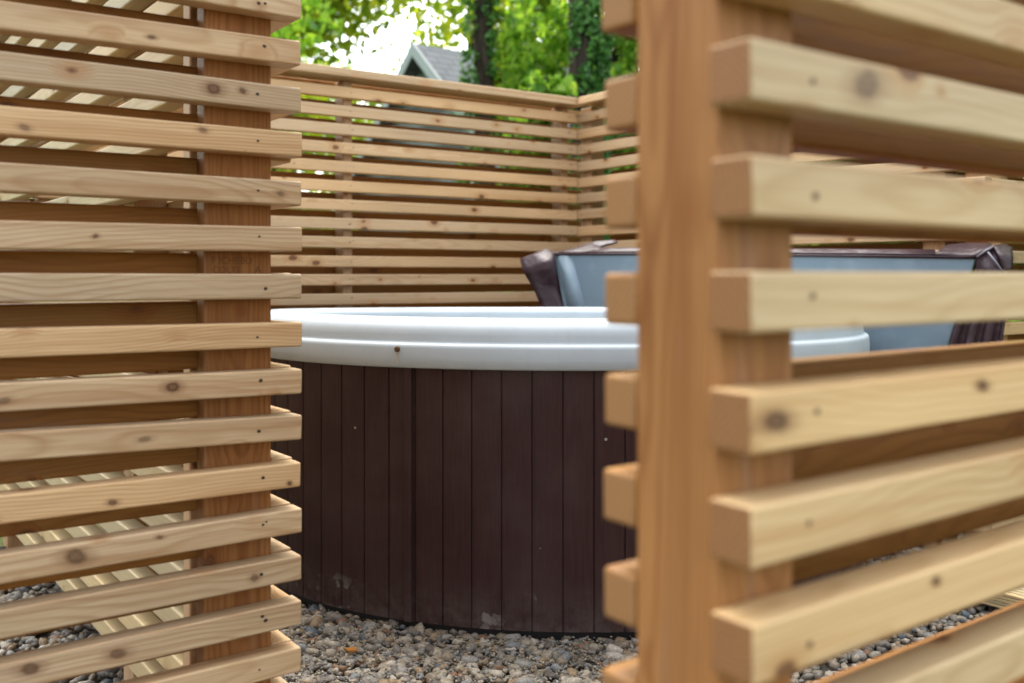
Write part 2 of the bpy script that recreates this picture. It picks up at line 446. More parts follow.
def ztop(kk): return EYE + 0.0018 + kk*PITCH
KS = list(range(-10, 11))
CAP0 = EYE + 0.871

def row(parent, ks, x0, x1, y0, mat, half=False, screw_x=(), face=-1, name='slat', endj=0.0022, skew=0.0, sh=SH):
    for kk in ks:
        zt = ztop(kk) - ((PITCH-SH)/2 + SH/2 if False else 0)
        if half: zt = ztop(kk) - SH - 0.001 - 0.0015*skew*kk
        if half and kk == ks[0]: continue
        sc = []
        for sx in screw_x:
            sc.append((sx + random.uniform(-.008, .008), zt - SH/2 + random.uniform(-.006, .006)))
            if random.random() < .25: sc.append((sx + random.uniform(-.012, .012), zt - SH*random.uniform(.35, .75)))
        bar(name, parent, x0 + random.uniform(-1, 1)*endj, x1 + random.uniform(-1, 1)*endj, y0, y0 + ST + random.uniform(-1, 0)*0.0008,
            zt - sh, zt, mat, screws=sc, face=face, jitter=0.0026, twist=0.0019)

# --- left screen (nearer the tub)
xl, yl = P(0.733, 1.639)
L = empty('slatted_screen', (xl, yl, 0), ANG)
tag(L, 'pinkish cedar slat screen on a brown post, left of the gap before the tub', 'screen')
LEV = {5: (41, 0), 4: (88, 50.5), 3: (132.5, 105), 2: (181.5, 162), 1: (227, 220), 0: (274, 273), -1: (322, 329), -2: (369, 383), -3: (415, 433),
       -4: (462, 495.5), -5: (508, 555.5), -6: (555, 610.5), -7: (600, 665)}
LKNOTS = [(5, 152, .62, .0045), (4, 214, .45, .0085), (4, 243, .40, .0055), (3, 25, .70, .0060), (3, 203, .25, .0070), (2, 281, .55, .0055), (-2, 173, .45, .0085), (-2, 5, .6, .0055),
          (-3, 145, .55, .0060), (-4, 113, .70, .0075), (-4, 290, .8, .0045), (-5, 76, .45, .0110), (-5, 160, .25, .0050), (-6, 255, .55, .0065), (-7, 31, .35, .0085), (-7, 118, .5, .0100), (1, 96, .5, .0040)]
def lev(kk):
    if kk in LEV:
        y1, y0 = LEV[kk]
        return (HY-y1)*1.756/F, (HY-y0)*1.470/F
    return ztop(kk)-EYE, ztop(kk)-EYE
for kk in KS:
    h1, h0 = lev(kk)
    sl_ = (h1-h0)/0.485
    zt = EYE + h1 - sl_*1.0
    sc = [(-0.075+random.uniform(-.008, .008), zt+sl_*0.925-SH/2+random.uniform(-.006, .006)), (-1.15, zt-sl_*.15-SH/2)]
    if random.random() < .3: sc.append((-0.075+random.uniform(-.012, .012), zt+sl_*0.925-SH*random.uniform(.3, .7)))
    kn = []
    for (kp, px, fz, kr) in LKNOTS:
        if kp == kk:
            ra = (px-512)/F; sx = -(-0.376 - ra*1.756)/(0.807 - ra*0.59)
            kn.append((sx, zt - SH*fz, kr))
    o = bar('slat', L, -2.0, random.uniform(-.0015, .0015), 0.0, ST, zt-SH, zt, M['slat_left'], screws=[(a_, b_-sl_*(a_+1.0)) for a_, b_ in sc], knots=kn, bev=0.0036)
    o.rotation_euler = (random.uniform(-1, 1)*.003, -math.atan(sl_), 0)
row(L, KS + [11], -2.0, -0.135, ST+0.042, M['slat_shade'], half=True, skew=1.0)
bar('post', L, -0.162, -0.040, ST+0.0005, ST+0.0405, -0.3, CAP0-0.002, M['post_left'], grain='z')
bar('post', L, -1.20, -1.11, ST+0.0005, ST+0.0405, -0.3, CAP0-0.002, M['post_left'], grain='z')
bar('cap_rail', L, -2.0, 0.02, -0.035, 0.115, CAP0, CAP0+0.038, M['slat_left'])
def stamp(txt, size, x, z):
    cu = bpy.data.curves.new('grade_stamp', 'FONT'); cu.body = txt; cu.size = size; cu.align_x = 'LEFT'
    cu.materials.append(M['ink'])
    o = bpy.data.objects.new('grade_stamp', cu)
    o.location = (x, ST+0.0001, z); o.rotation_euler = (math.radians(90), 0, 0)
    me = bpy.data.meshes.new_from_object(o); bpy.data.objects.remove(o)
    o = bpy.data.objects.new('grade_stamp', me); o.location = (x, ST+0.0001, z); o.rotation_euler = (math.radians(90), 0, 0)
    link(o, L)
stamp('F ICHEBU', 0.0175, -0.150, EYE+0.0195)
stamp('COLTS', 0.0165, -0.148, EYE+0.0035)
stamp('A', 0.020, -0.072, EYE+0.0025)

# --- left side wall running back to the rear fence
xw, yw = P(0.733, 1.682)
W = empty('slatted_fence', (xw, yw, 0), ANG + math.pi/2)
tag(W, 'left side fence of pale slats running back from the screen, seen through its gaps', 'fence')
row(W, KS, 0.0, 2.315, 0.0, M['slat_back'], face=-1)
row(W, KS + [11], 0.125, 2.50, 0.1185, M['slat_pale'], half=True, face=1, screw_x=(1.1,))
bar('corner_strip', W, 0.0855, 0.1235, 0.118, 0.159, -0.2, CAP0-0.002, M['post_pale'])
for xx in (0.60, 2.23):
    bar('post', W, xx, xx+0.085, ST+0.0005, 0.1180, -0.3, CAP0-0.002, M['post_pale'])
bar('cap_rail', W, 0.08, 2.32, -0.02, 0.17, CAP0, CAP0+0.038, M['slat_back'])

# --- right screen, close to the camera
xr, yr = P(0.545, 0.458)
R = empty('slatted_screen', (xr, yr, 0), ANG)
tag(R, 'blurred yellowish cedar slat screen with thick square post, close to the camera on the right', 'screen')
for kk in KS:
    zt = ztop(kk)
    sc = [(0.068+random.uniform(-.006, .006), zt - SH/2 + random.uniform(-.006, .006)), (1.5, zt-SH/2)]
    kn = [(sx, zt-SH*fz, kr) for (kp, sx, fz, kr) in ((2, 0.137, .42, .0125), (-1, 0.026, .5, .0085), (-1, 0.31, .35, .0065), (-3, 0.235, .25, .0045)) if kp == kk]
    bar('slat', R, random.uniform(-.0015, .0015), 1.7, 0.0, ST, zt-SH, zt, M['slat_right'], bev=0.003, screws=sc, smat=M['dent'], knots=kn, jitter=0.0012, twist=0.0011)
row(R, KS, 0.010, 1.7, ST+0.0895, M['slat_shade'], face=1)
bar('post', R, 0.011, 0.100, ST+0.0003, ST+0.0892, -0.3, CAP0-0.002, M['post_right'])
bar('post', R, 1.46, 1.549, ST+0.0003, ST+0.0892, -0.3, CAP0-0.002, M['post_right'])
bar('cap_rail', R, -0.02, 1.72, -0.02, 0.19, CAP0, CAP0+0.038, M['slat_right'])

# --- rear fence
xb, yb = P(3.275, 3.9)
B = empty('slatted_fence', (xb, yb, 0), math.radians(34.3))
tag(B, 'rear fence of pale horizontal slats with a cap rail, behind the tub below the trees', 'fence')
row(B, KS, -2.78, 0.0, 0.0, M['slat_back'], sh=0.049, screw_x=(-1.275, -0.05, -2.5))
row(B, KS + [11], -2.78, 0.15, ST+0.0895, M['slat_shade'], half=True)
for x0, x1 in ((-0.074, -0.030), (-1.298, -1.252), (-2.54, -2.495)):
    bar('post', B, x0, x1, ST+0.0003, ST+0.0892, -0.3, CAP0-0.002, M['post_pale'])
bar('cap_rail', B, -2.80, 0.012, -0.045, 0.11, CAP0, CAP0+0.038, M['slat_back'])

# --- right side wall
Q = empty('slatted_fence', (xb, yb, 0), ANG - math.pi/2)
tag(Q, 'right side fence of slats meeting the rear fence in a corner, behind the folded cover', 'fence')
row(Q, KS, -0.030, 2.157, 0.003, M['slat_back'], sh=0.049, screw_x=(0.02, 1.93))
row(Q, KS + [11], 0.10, 2.10, ST+0.0925, M['slat_shade'], half=True)
for x0, x1 in ((-0.028, 0.057), (1.90, 1.985), (2.06, 2.145)):
    bar('post', Q, x0, x1, ST+0.0035, ST+0.0920, -0.3, CAP0-0.002, M['post_pale'])
bar('cap_rail', Q, 0.050, 2.19, -0.042, 0.115, CAP0+0.0005, CAP0+0.0385, M['slat_back'])

# --- short return to the right
xq, yq = P(3.275, 1.743)
S = empty('slatted_fence', (xq, yq, 0), ANG)
tag(S, 'short slatted fence turning right from the end of the right side fence', 'fence')
row(S, KS, 0.047, 1.5, 0.001, M['slat_left'])
row(S, KS + [11], 0.14, 1.5, ST+0.0895, M['slat_shade'], half=True)
for x0 in (0.15, 1.3):
    bar('post', S, x0, x0+0.085, ST+0.0013, ST+0.0892, -0.3, CAP0-0.002, M['post_pale'])
bar('cap_rail', S, 0.14, 1.5, -0.035, 0.11, CAP0-0.0005, CAP0+0.0375, M['slat_left'])

# ------------------------------------------------------------------ hot tub
TX, TY = 0.2, 3.48
AL, AR, BN, BF = 1.11, 1.0, 0.85, 0.30
def tub_pt(t, d=0.0):
    """outline at angle t (0 = right, pi/2 = far), grown by d"""
    c, s = math.cos(t), math.sin(t)
    a = (AR if c > 0 else AL) + d
    b = (BF if s > 0 else BN) + d
    n = 2.0
    if c > 0 and s < 0: n = 2.3
    if c > 0 and s >= 0: n = 2.2
    if c <= 0 and s < 0: n = 2.0
    e = 2.0/n
    return (a*math.copysign(abs(c)**e, c), b*math.copysign(abs(s)**e, s))
# arc-length table of the outline
NA = 6000
tab = [tub_pt(i/NA*2*math.pi) for i in range(NA+1)]
cum = [0.0]
for i in range(NA): cum.append(cum[-1] + math.hypot(tab[i+1][0]-tab[i][0], tab[i+1][1]-tab[i][1]))
PER = cum[-1]
def at_len(s):
    s %= PER
    lo, hi = 0, NA
    while hi-lo > 1:
        m = (lo+hi)//2
        if cum[m] <= s: lo = m
        else: hi = m
    f = (s-cum[lo])/max(1e-9, cum[hi]-cum[lo])
    x = tab[lo][0]+(tab[hi][0]-tab[lo][0])*f; y = tab[lo][1]+(tab[hi][1]-tab[lo][1])*f
    i0, i1 = max(0, lo-4), min(NA, hi+4)
    dx, dy = tab[i1][0]-tab[i0][0], tab[i1][1]-tab[i0][1]
    l = math.hypot(dx, dy) or 1
    return x, y, dy/l, -dx/l      # point and outward normal
def ring_from(pts_n, prof):
    """sweep profile [(offset, z)] round outline points"""
    n = len(pts_n); verts, faces = [], []
    for (x, y, nx, ny) in pts_n:
        for (d, z) in prof:
            verts.append((x+nx*d, y+ny*d, z))
    m = len(prof)
    for i in range(n):
        j = (i+1) % n
        for q in range(m-1):
            faces.append((i*m+q, j*m+q, j*m+q+1, i*m+q+1))
    return verts, faces

T = empty('hot_tub', (TX, TY, 0))
tag(T, 'oval hot tub with white rim and dark brown boarded sides, standing on gravel', 'hot tub')
# boards: seams at equal arc length, one lined up with the front
nb = round(PER/0.0845)
bw = PER/nb
s_front = cum[min(range(NA), key=lambda i: (tab[i][0]-(-0.063))**2 + (tab[i][1]+BN)**2)]
pts = []
gw = 0.0026
for b in range(nb):
    s0 = s_front + b*bw
    seq = [(s0-gw, -0.0222), (s0-gw*.45, -0.0275), (s0+gw*.45, -0.0275), (s0+gw, -0.0222)]
    for kx in range(1, 6):
        seq.append((s0 + bw*kx/6, -0.0215 if kx in (1, 5) else -0.0208))
    for (s, d) in seq:
        x, y, nx, ny = at_len(s)
        pts.append((x, y, nx, ny, d))
verts, faces = [], []
zs = [0.003, 0.2, 0.4, 0.6, 0.7135]
for (x, y, nx, ny, d) in pts:
    for z in zs: verts.append((x+nx*d, y+ny*d, z))
m = len(zs); n = len(pts)
for i in range(n):
    j = (i+1) % n
    for q in range(m-1): faces.append((i*m+q, j*m+q, j*m+q+1, i*m+q+1))
mesh_obj('side_boards', verts, faces, M['vinyl_board'], T)
# narrow trim strip over a seam
sidx = min(range(NA), key=lambda i: ((tab[i][0]+TX)/(tab[i][1]+TY) - (405.5-512)/F)**2 + (0 if tab[i][1] < 0 else 9))
st = cum[sidx]
prof_pts = [at_len(st + dd) for dd in (-0.0125, -0.0105, -0.004, 0.004, 0.0105, 0.0125)]
dz = [-0.024, -0.0125, -0.0105, -0.0105, -0.0125, -0.024]
verts, faces = [], []
for (x, y, nx, ny), d in zip(prof_pts, dz):
    for z in (0.004, 0.7130): verts.append((x+nx*d, y+ny*d, z))
for i in range(5): faces.append((i*2, i*2+2, i*2+3, i*2+1))
prof_pts = [at_len(st + dd) for dd in (-0.0150, -0.0125, 0.0125, 0.0142)]
nb_ = len(verts); nf_ = len(faces)
for (x, y, nx, ny) in prof_pts:
    for z in (0.02, 0.7130): verts.append((x-nx*0.0192, y-ny*0.0192, z))
for i in (0, 2): faces.append((nb_+i*2, nb_+i*2+2, nb_+i*2+3, nb_+i*2+1))
ts_ = mesh_obj('trim_strip', verts, faces, [M['vinyl_board'], M['black']], T)
for i_, p_ in enumerate(ts_.data.polygons):
    if i_ >= nf_: p_.material_index = 1
# base
plain = [at_len(PER*i/240) for i in range(240)]
v, f = ring_from(plain, [(-0.20, -0.03), (-0.0275, -0.03), (-0.0275, 0.0035)])
mesh_obj('base', v, f, M['black'], T)
# rim
prof = [(-0.040, 0.7150), (-0.004, 0.7120), (0.0, 0.716), (0.0015, 0.740), (0.0, 0.768), (-0.0015, 0.7745), (-0.006, 0.7795), (-0.0125, 0.7815),
        (-0.0155, 0.7835), (-0.0165, 0.788), (-0.0178, 0.802), (-0.022, 0.818), (-0.031, 0.8325), (-0.045, 0.8430), (-0.062, 0.8480), (-0.085, 0.8495),
        (-0.125, 0.8485), (-0.150, 0.8465), (-0.163, 0.841), (-0.170, 0.828), (-0.176, 0.74), (-0.19, 0.62)]
v, f = ring_from(plain, prof)
mesh_obj('rim', v, f, M['acrylic'], T, smooth=True)
# moulded shell: seat ledge, footwell, floor
prof = [(-0.1885, 0.625), (-0.20, 0.50), (-0.215, 0.47), (-0.24, 0.455), (-0.36, 0.45), (-0.385, 0.44), (-0.40, 0.40), (-0.41, 0.16), (-0.425, 0.135), (-0.45, 0.125)]
v, f = ring_from(plain, prof)
m = len(prof); nv = len(v); v.append((0, 0, 0.12))
for i in range(240): f.append((i*m+m-1, ((i+1) % 240)*m+m-1, nv))
mesh_obj('shell', v, f, M['acrylic'], T, smooth=True)
# rusty drain plug in the rim and its drip
i0 = min(range(NA), key=lambda i: ((tab[i][0]+TX)/(tab[i][1]+TY) - (397.5-512)/F)**2 + (0 if tab[i][1] < 0 else 9))
x, y, nx, ny = at_len(cum[i0])
plug = bmesh.new()
rot = Matrix.Rotation(math.atan2(nx, -ny), 4, 'Z')
mat = Matrix.Translation((x+nx*0.003, y+ny*0.003, 0.764)) @ rot @ Matrix.Rotation(math.radians(90), 4, 'X')
bmesh.ops.create_cone(plug, cap_ends=True, segments=14, radius1=0.0085, radius2=0.0065, depth=0.010, matrix=mat)
for vtx in plug.verts: vtx.co += Vector((random.uniform(-1, 1), random.uniform(-1, 1), random.uniform(-1, 1)))*0.0009
me = bpy.data.meshes.new('plug'); plug.to_mesh(me); plug.free(); me.materials.append(M['rust'])
link(bpy.data.objects.new('plug', me), T)
tx, ty = -ny, nx
vv = []
for (w, z) in ((0.003, 0.757), (0.0042, 0.744), (0.0022, 0.732), (0.0032, 0.722)):
    for sgn in (-1, 1): vv.append((x+nx*0.0024+tx*w*sgn, y+ny*0.0024+ty*w*sgn, z))
mesh_obj('drip_stain', vv, [(0, 1, 3, 2), (2, 3, 5, 4), (4, 5, 7, 6)], M['drip'], T)

# ------------------------------------------------------------------ folded cover standing behind the tub
CL, CR = Vector((0.16, 4.13)), Vector((1.539, 3.26))
cd = (CR-CL).normalized(); cn = Vector((cd.y, -cd.x))          # cn faces the camera
COV = empty('tub_cover', ((CL.x+CR.x)/2, (CL.y+CR.y)/2, 0))
tag(COV, 'folded tub cover standing on edge behind the tub, blue grey liner and brown vinyl skirt', 'tub cover')
def cov(px, py, off=0.0):
    """a point of the cover's plane, moved off towards the viewer's side, in the cover's own frame"""
    r = (px-512)/F
    base = CL + cn*off
    t = (r*base.y - base.x)/(cd.x - r*cd.y)
    p = base + cd*t
    return (p.x-COV.location.x, p.y-COV.location.y, EYE + (HY-py)/F*p.y)
def slab(name, poly, off, thick, mat, bev=0.006, sub=0):
    bm = bmesh.new()
    front = [bm.verts.new(cov(px, py, off)) for px, py in poly]
    back = [bm.verts.new((v.co.x-cn.x*thick, v.co.y-cn.y*thick, v.co.z)) for v in front]
    bm.faces.new(front); bm.faces.new(list(reversed(back)))
    n = len(poly)
    for i in range(n): bm.faces.new((front[i], back[i], back[(i+1) % n], front[(i+1) % n]))
    bmesh.ops.recalc_face_normals(bm, faces=bm.faces[:])
    if bev: bmesh.ops.bevel(bm, geom=bm.edges[:], offset=bev, segments=3, profile=0.5, affect='EDGES')
    for f in bm.faces: f.smooth = False
    me = bpy.data.meshes.new(name); bm.to_mesh(me); bm.free(); me.materials.append(mat)
    o = bpy.data.objects.new(name, me)
    return link(o, COV)
def sheet(name, pts, faces, mat, thick=0.004, sub=2, wr=0.006):
    o = mesh_obj(name, [cov(*p) for p in pts], faces, mat, COV, smooth=True)
    if sub:
        ms = o.modifiers.new('s', 'SUBSURF'); ms.subdivision_type = 'CATMULL_CLARK' if wr < 0 else 'SIMPLE'; ms.levels = ms.render_levels = abs(sub)
    so = o.modifiers.new('t', 'SOLIDIFY'); so.thickness = thick; so.offset = 0
    return o
slab('liner_panel', [(554, 254.5), (976, 257.5), (962, 300), (948, 346), (920, 450), (850, 544), (690, 519), (606, 430), (577, 360), (563, 305)], 0.0, 0.022, M['liner'], 0.004)
slab('foam_edge', [(550, 251.5), (640, 250.5), (780, 252), (979, 254), (968, 300), (953, 346), (925, 453), (853, 548), (688, 523), (602, 432), (572, 360), (558, 305)], -0.0225, 0.075, M['marine_vinyl'], 0.008)
# a faint overlapping welt on the liner, left
sheet('liner_overlap', [(556, 255.5, 0.002), (572, 255.5, 0.002), (596, 345, 0.002), (576, 345, 0.002)], [(0, 1, 2, 3)], M['liner'], 0.002, 0)
sheet('hem', [(552, 253.2, 0.004), (640, 252.6, 0.004), (780, 254.2, 0.004), (977, 256.2, 0.004), (976, 259, 0.004), (780, 256.6, 0.004), (640, 255.0, 0.004), (553, 255.6, 0.004)],
      [(0, 1, 6, 7), (1, 2, 5, 6), (2, 3, 4, 5)], M['marine_vinyl'], 0.003, 0)
# left skirt flap, crumpled outwards
sheet('skirt_flap', [(520, 259, 0.06), (533, 254, 0.05), (547, 249, 0.01), (554, 254, 0.012), (551, 262, 0.075), (523, 271, 0.09), (533, 288, 0.07), (541, 306, 0.05), (545, 360, 0.05),
                     (558, 290, 0.01), (563, 305, 0.006), (577, 360, 0.006)],
      [(0, 1, 4, 5), (1, 2, 3, 4), (5, 4, 9, 6), (4, 3, 9), (6, 9, 10, 7), (7, 10, 11, 8)], M['marine_vinyl'], 0.005, 2)
# top skirt folded back over the upper edge
sheet('skirt_flap', [(557, 253, -0.01), (580, 247, -0.05), (596, 241.5, -0.09), (615, 240, -0.12), (617.5, 242.5, -0.10), (600, 247.5, -0.07), (604, 249.5, -0.03), (584, 253, -0.005)],
      [(0, 1, 6, 7), (1, 2, 5, 6), (2, 3, 4, 5)], M['marine_vinyl'], 0.006, 2)
sheet('skirt_flap', [(588, 252.6, 0.0), (604, 248.2, -0.03), (650, 248.0, -0.03), (720, 248.6, -0.03), (800, 249.0, -0.03), (935, 250, -0.03), (936, 255, 0.0), (800, 253.6, 0.0), (720, 252.8, 0.0), (650, 252.2, 0.0)],
      [(0, 1, 2, 9), (9, 2, 3, 8), (8, 3, 4, 7), (7, 4, 5, 6)], M['marine_vinyl'], 0.006, 2)
# right end: roll of vinyl with piping, hanging skirt with folds
sheet('skirt_flap', [(934, 254.5, 0.004), (948, 245, -0.06), (970, 243, -0.08), (991, 243.5, -0.08), (993, 247, 0.0), (986, 251, 0.02), (976, 257.2, 0.008), (955, 256, 0.004)],
      [(0, 1, 2, 7), (7, 2, 5, 6), (2, 3, 4, 5)], M['marine_vinyl'], 0.006, 2)
sheet('skirt_flap', [(993, 246, 0.0), (1001, 244.5, -0.05), (1012, 248, -0.06), (1013, 258, 0.0), (1011, 270, 0.01), (1000, 258, 0.03), (1003, 272, 0.02)],
      [(0, 1, 2, 3, 5), (5, 3, 4, 6)], M['marine_vinyl'], 0.008, 2)
sheet('skirt_panel', [(977, 257, 0.006), (987, 252, 0.02), (1003, 271, 0.03), (1008, 300, 0.03), (975, 300, 0.008)],
      [(0, 1, 2, 3, 4)], M['marine_vinyl'], 0.005, 1)
sheet('skirt_flap', [(984, 252, 0.012), (994, 245.5, -0.004), (1002, 257, 0.012), (1005, 274, 0.014), (990, 266, 0.012)], [(0, 1, 2, 3, 4)], M['marine_vinyl'], 0.004, 0)
sp_pts, sp_f = [], []
for j, py in enumerate((285, 315, 346, 400, 470)):
    xl_ = [968, 958, 949, 926, 890][j]; xr_ = [1010, 1006, 1001, 985, 950][j]
    for i in range(13):
        t = i/12
        sp_pts.append((xl_ + (xr_-xl_)*t, py, 0.012 + 0.018*math.sin(t*19.0 + j*.3)*(0.5+0.5*j/4)))
for j in range(4):
    for i in range(12): sp_f.append((j*13+i, j*13+i+1, (j+1)*13+i+1, (j+1)*13+i))
sheet('skirt_panel', sp_pts, sp_f, M['marine_vinyl'], 0.005, 1)
def tube(name, pts, rad, mat, parent, seg=8, closed=False):
    verts, faces = [], []
    n = len(pts)
    for i, p in enumerate(pts):
        p = Vector(p)
        d = (Vector(pts[min(i+1, n-1)]) - Vector(pts[max(i-1, 0)])).normalized()
        a = d.orthogonal().normalized(); b = d.cross(a)
        if i: # keep frames aligned
            a = (pa - d*pa.dot(d)).normalized(); b = d.cross(a)
        pa = a
        r = rad[i] if isinstance(rad, (list, tuple)) else rad
        for s in range(seg):
            t = s/seg*2*math.pi
            verts.append(p + a*math.cos(t)*r + b*math.sin(t)*r)
    for i in range(n-1):
        for s in range(seg):
            s2 = (s+1) % seg
            faces.append((i*seg+s, i*seg+s2, (i+1)*seg+s2, (i+1)*seg+s))
    faces.append(tuple(reversed(range(seg)))); faces.append(tuple((n-1)*seg+s for s in range(seg)))
    return mesh_obj(name, verts, faces, mat, parent, smooth=True)
tube('piping', [cov(*p) for p in ((977, 257, 0.01), (986, 250.5, 0.026), (993, 246.5, 0.004))], 0.004, M['piping'], COV)
tube('piping', [cov(*p) for p in ((988, 252, 0.03), (996, 262, 0.035), (1003, 272, 0.036))], 0.003, M['piping'], COV)

tube('piping', [cov(*p) for p in ((553, 254.2, 0.006), (640, 253.6, 0.006), (720, 254.4, 0.006), (850, 255.6, 0.006), (977, 257, 0.006))], 0.003, M['marine_vinyl'], COV)
# ------------------------------------------------------------------ ground and gravel
def plane(name, pts, z, mat, kind='structure'):
    o = mesh_obj(name, [(x, y, z) for x, y in pts], [tuple(range(len(pts)))], mat)
    tag(o, kind=kind)
    return o
plane('ground', [(-300, -300), (300, -300), (300, 300), (-300, 300)], -0.060, M['lawn'])
g = [P(4.8, -1.2), P(4.8, 4.05), P(0.2, 4.05), P(0.2, 7.0), P(-3.5, 7.0), P(-3.5, -1.2)]
plane('gravel_bed', g, -0.040, M['soil'])

ico = bmesh.new(); bmesh.ops.create_icosphere(ico, subdivisions=2, radius=1.0)
iv2 = np.array([v.co[:] for v in ico.verts]); if2 = np.array([[v.index for v in f.verts] for f in ico.faces]); ico.free()
ico = bmesh.new(); bmesh.ops.create_icosphere(ico, subdivisions=1, radius=1.0)
iv1 = np.array([v.co[:] for v in ico.verts]); if1 = np.array([[v.index for v in f.verts] for f in ico.faces]); ico.free()
def protos(iv, count):
    out = []
    for q in range(count):
        offv = Vector((q*7.3, q*3.1, q*1.7))
        a = []
        for c in iv:
            c = Vector(c)
            r = 1 + 0.42*mnoise.noise(c*0.9 + offv) + 0.24*mnoise.noise(c*1.9 + offv*2)
            p = c*r
            a.append((math.copysign(abs(p.x)**0.72, p.x), math.copysign(abs(p.y)**0.72, p.y), math.copysign(abs(p.z)**0.8, p.z)))
        out.append(np.array(a))
    return out
pr_hi, pr_lo = protos(iv2, 24), protos(iv1, 16)
def in_tub(x, y):
    dx, dy = x-TX, y-TY
    a = AR if dx > 0 else AL
    b = BF if dy > 0 else BN
    n = 2.3 if (dx > 0 and dy < 0) else 2.0
    return (abs(dx)/(a-0.05))**n + (abs(dy)/(b-0.05))**n < 1
def in_bed(x, y):
    a = x*UX + y*UY; b = -x*UY + y*UX
    return (-1.55 < a < 4.7 and -1.1 < b < 4.0) or (-3.4 < a < 0.2 and 0 < b < 6.8)
VB, LB, SB, base = [], [], [], 0
def pebble(x, y, z, r, hi):
    global base
    if hi: pv, pf = pr_hi[rng.integers(24)], if2
    else: pv, pf = pr_lo[rng.integers(16)], if1
    sc = np.array([r*rng.uniform(0.9, 1.5), r*rng.uniform(0.7, 1.05), r*rng.uniform(0.45, 0.8)])
    A = Matrix.Rotation(rng.uniform(0, 6.283), 3, 'Z') @ Matrix.Rotation(rng.normal()*0.35, 3, 'X') @ Matrix.Rotation(rng.normal()*0.35, 3, 'Y')
    vv = (pv*sc) @ np.array(A).T + np.array([x, y, z])
    VB.append(vv); LB.append((pf+base).ravel()); SB.append(len(pf)); base += len(pv)
def scatter(x0, x1, y0, y1, dens, rmin, rmax, zlo, zhi, hi):
    n = int((x1-x0)*(y1-y0)*dens)
    xs, ys = rng.uniform(x0, x1, n), rng.uniform(y0, y1, n)
    for x, y in zip(xs, ys):
        if in_tub(x, y) or not in_bed(x, y): continue
        r = rmin + (rmax-rmin)*rng.beta(1.6, 2.6)
        pebble(x, y, rng.uniform(zlo, zhi), r, hi)
# where the photograph looks on the gravel from close by
scatter(-0.75, 0.6, 2.1, 3.05, 6000, 0.0045, 0.0165, -0.036, -0.017, True)
scatter(-0.75, 0.6, 2.1, 3.05, 5000, 0.0025, 0.005, -0.020, -0.010, False)
scatter(-0.75, 0.6, 2.1, 3.05, 500, 0.013, 0.022, -0.024, -0.016, True)
scatter(-2.3, -0.75, 1.7, 3.8, 2600, 0.008, 0.021, -0.034, -0.016, False)
scatter(0.6, 2.1, 1.8, 3.9, 2600, 0.007, 0.019, -0.034, -0.016, False)
scatter(-3.2, 3.6, -0.6, 1.8, 650, 0.012, 0.026, -0.034, -0.016, False)
scatter(-4.2, -2.3, 2.0, 5.6, 700, 0.012, 0.026, -0.034, -0.016, False)
scatter(-2.3, 3.6, 3.8, 5.6, 500, 0.012, 0.026, -0.034, -0.016, False)
gv = fast_mesh('gravel', np.concatenate(VB), np.concatenate(LB), np.repeat(3, sum(SB)), M['pebble'], smooth=True)
tag(gv, kind='stuff')

# chip of wood on the gravel
def prism_chip(name, loc, rz, sx, sy, sz, mat):
    bm = bmesh.new(); bmesh.ops.create_cube(bm, size=1)
    for v in bm.verts:
        v.co.x *= sx*random.uniform(.8, 1.1); v.co.y *= sy*random.uniform(.7, 1.1); v.co.z *= sz
    bmesh.ops.bevel(bm, geom=bm.edges[:], offset=0.0012, segments=2, affect='EDGES')
    me = bpy.data.meshes.new(name); bm.to_mesh(me); bm.free(); me.materials.append(mat)
    o = bpy.data.objects.new(name, me); o.location = loc; o.rotation_euler = (0.35, 0.2, rz)
    return link(o)
yy = EYE*F/(651-HY)
ch = prism_chip('wood_chip', ((351-512)/F*yy, yy, 0.003), 0.9, 0.036, 0.02, 0.006, M['slat_shade'])
tag(ch, 'small orange chip of wood lying on the gravel in front of the tub', 'wood chip')

# thin laths stacked beyond the right screen
yy = 2.85; bx, by = 1.40, 2.82
LT = empty('lath_stack', (bx, by, 0), ANG - math.pi/2)
tag(LT, 'small stack of thin pale wooden laths lying on the gravel beyond the right screen', 'wood stack')
for i in range(7):
    for j in range(5):
        bar('lath', LT, -0.35 + random.uniform(-.01, .01), 0.5, i*0.026, i*0.026+0.021, 0.012 + j*0.0095, 0.012+j*0.0095+0.008, M['slat_pale'], bev=0.001)

# ------------------------------------------------------------------ house beyond the fence
HP = Vector((-1.41, 16.16)); ridge_z = EYE + (HY-43)/F*16.0
H = empty('house', (HP.x, HP.y, 0), ANG)      # local x along the ridge, y across
tag(H, 'grey shingled house gable with pale trim, showing above the rear fence', 'house')
pit = math.tan(math.radians(41)); hw = 2.4; Lr = 5.0; ov = 0.25
ez = ridge_z - pit*hw
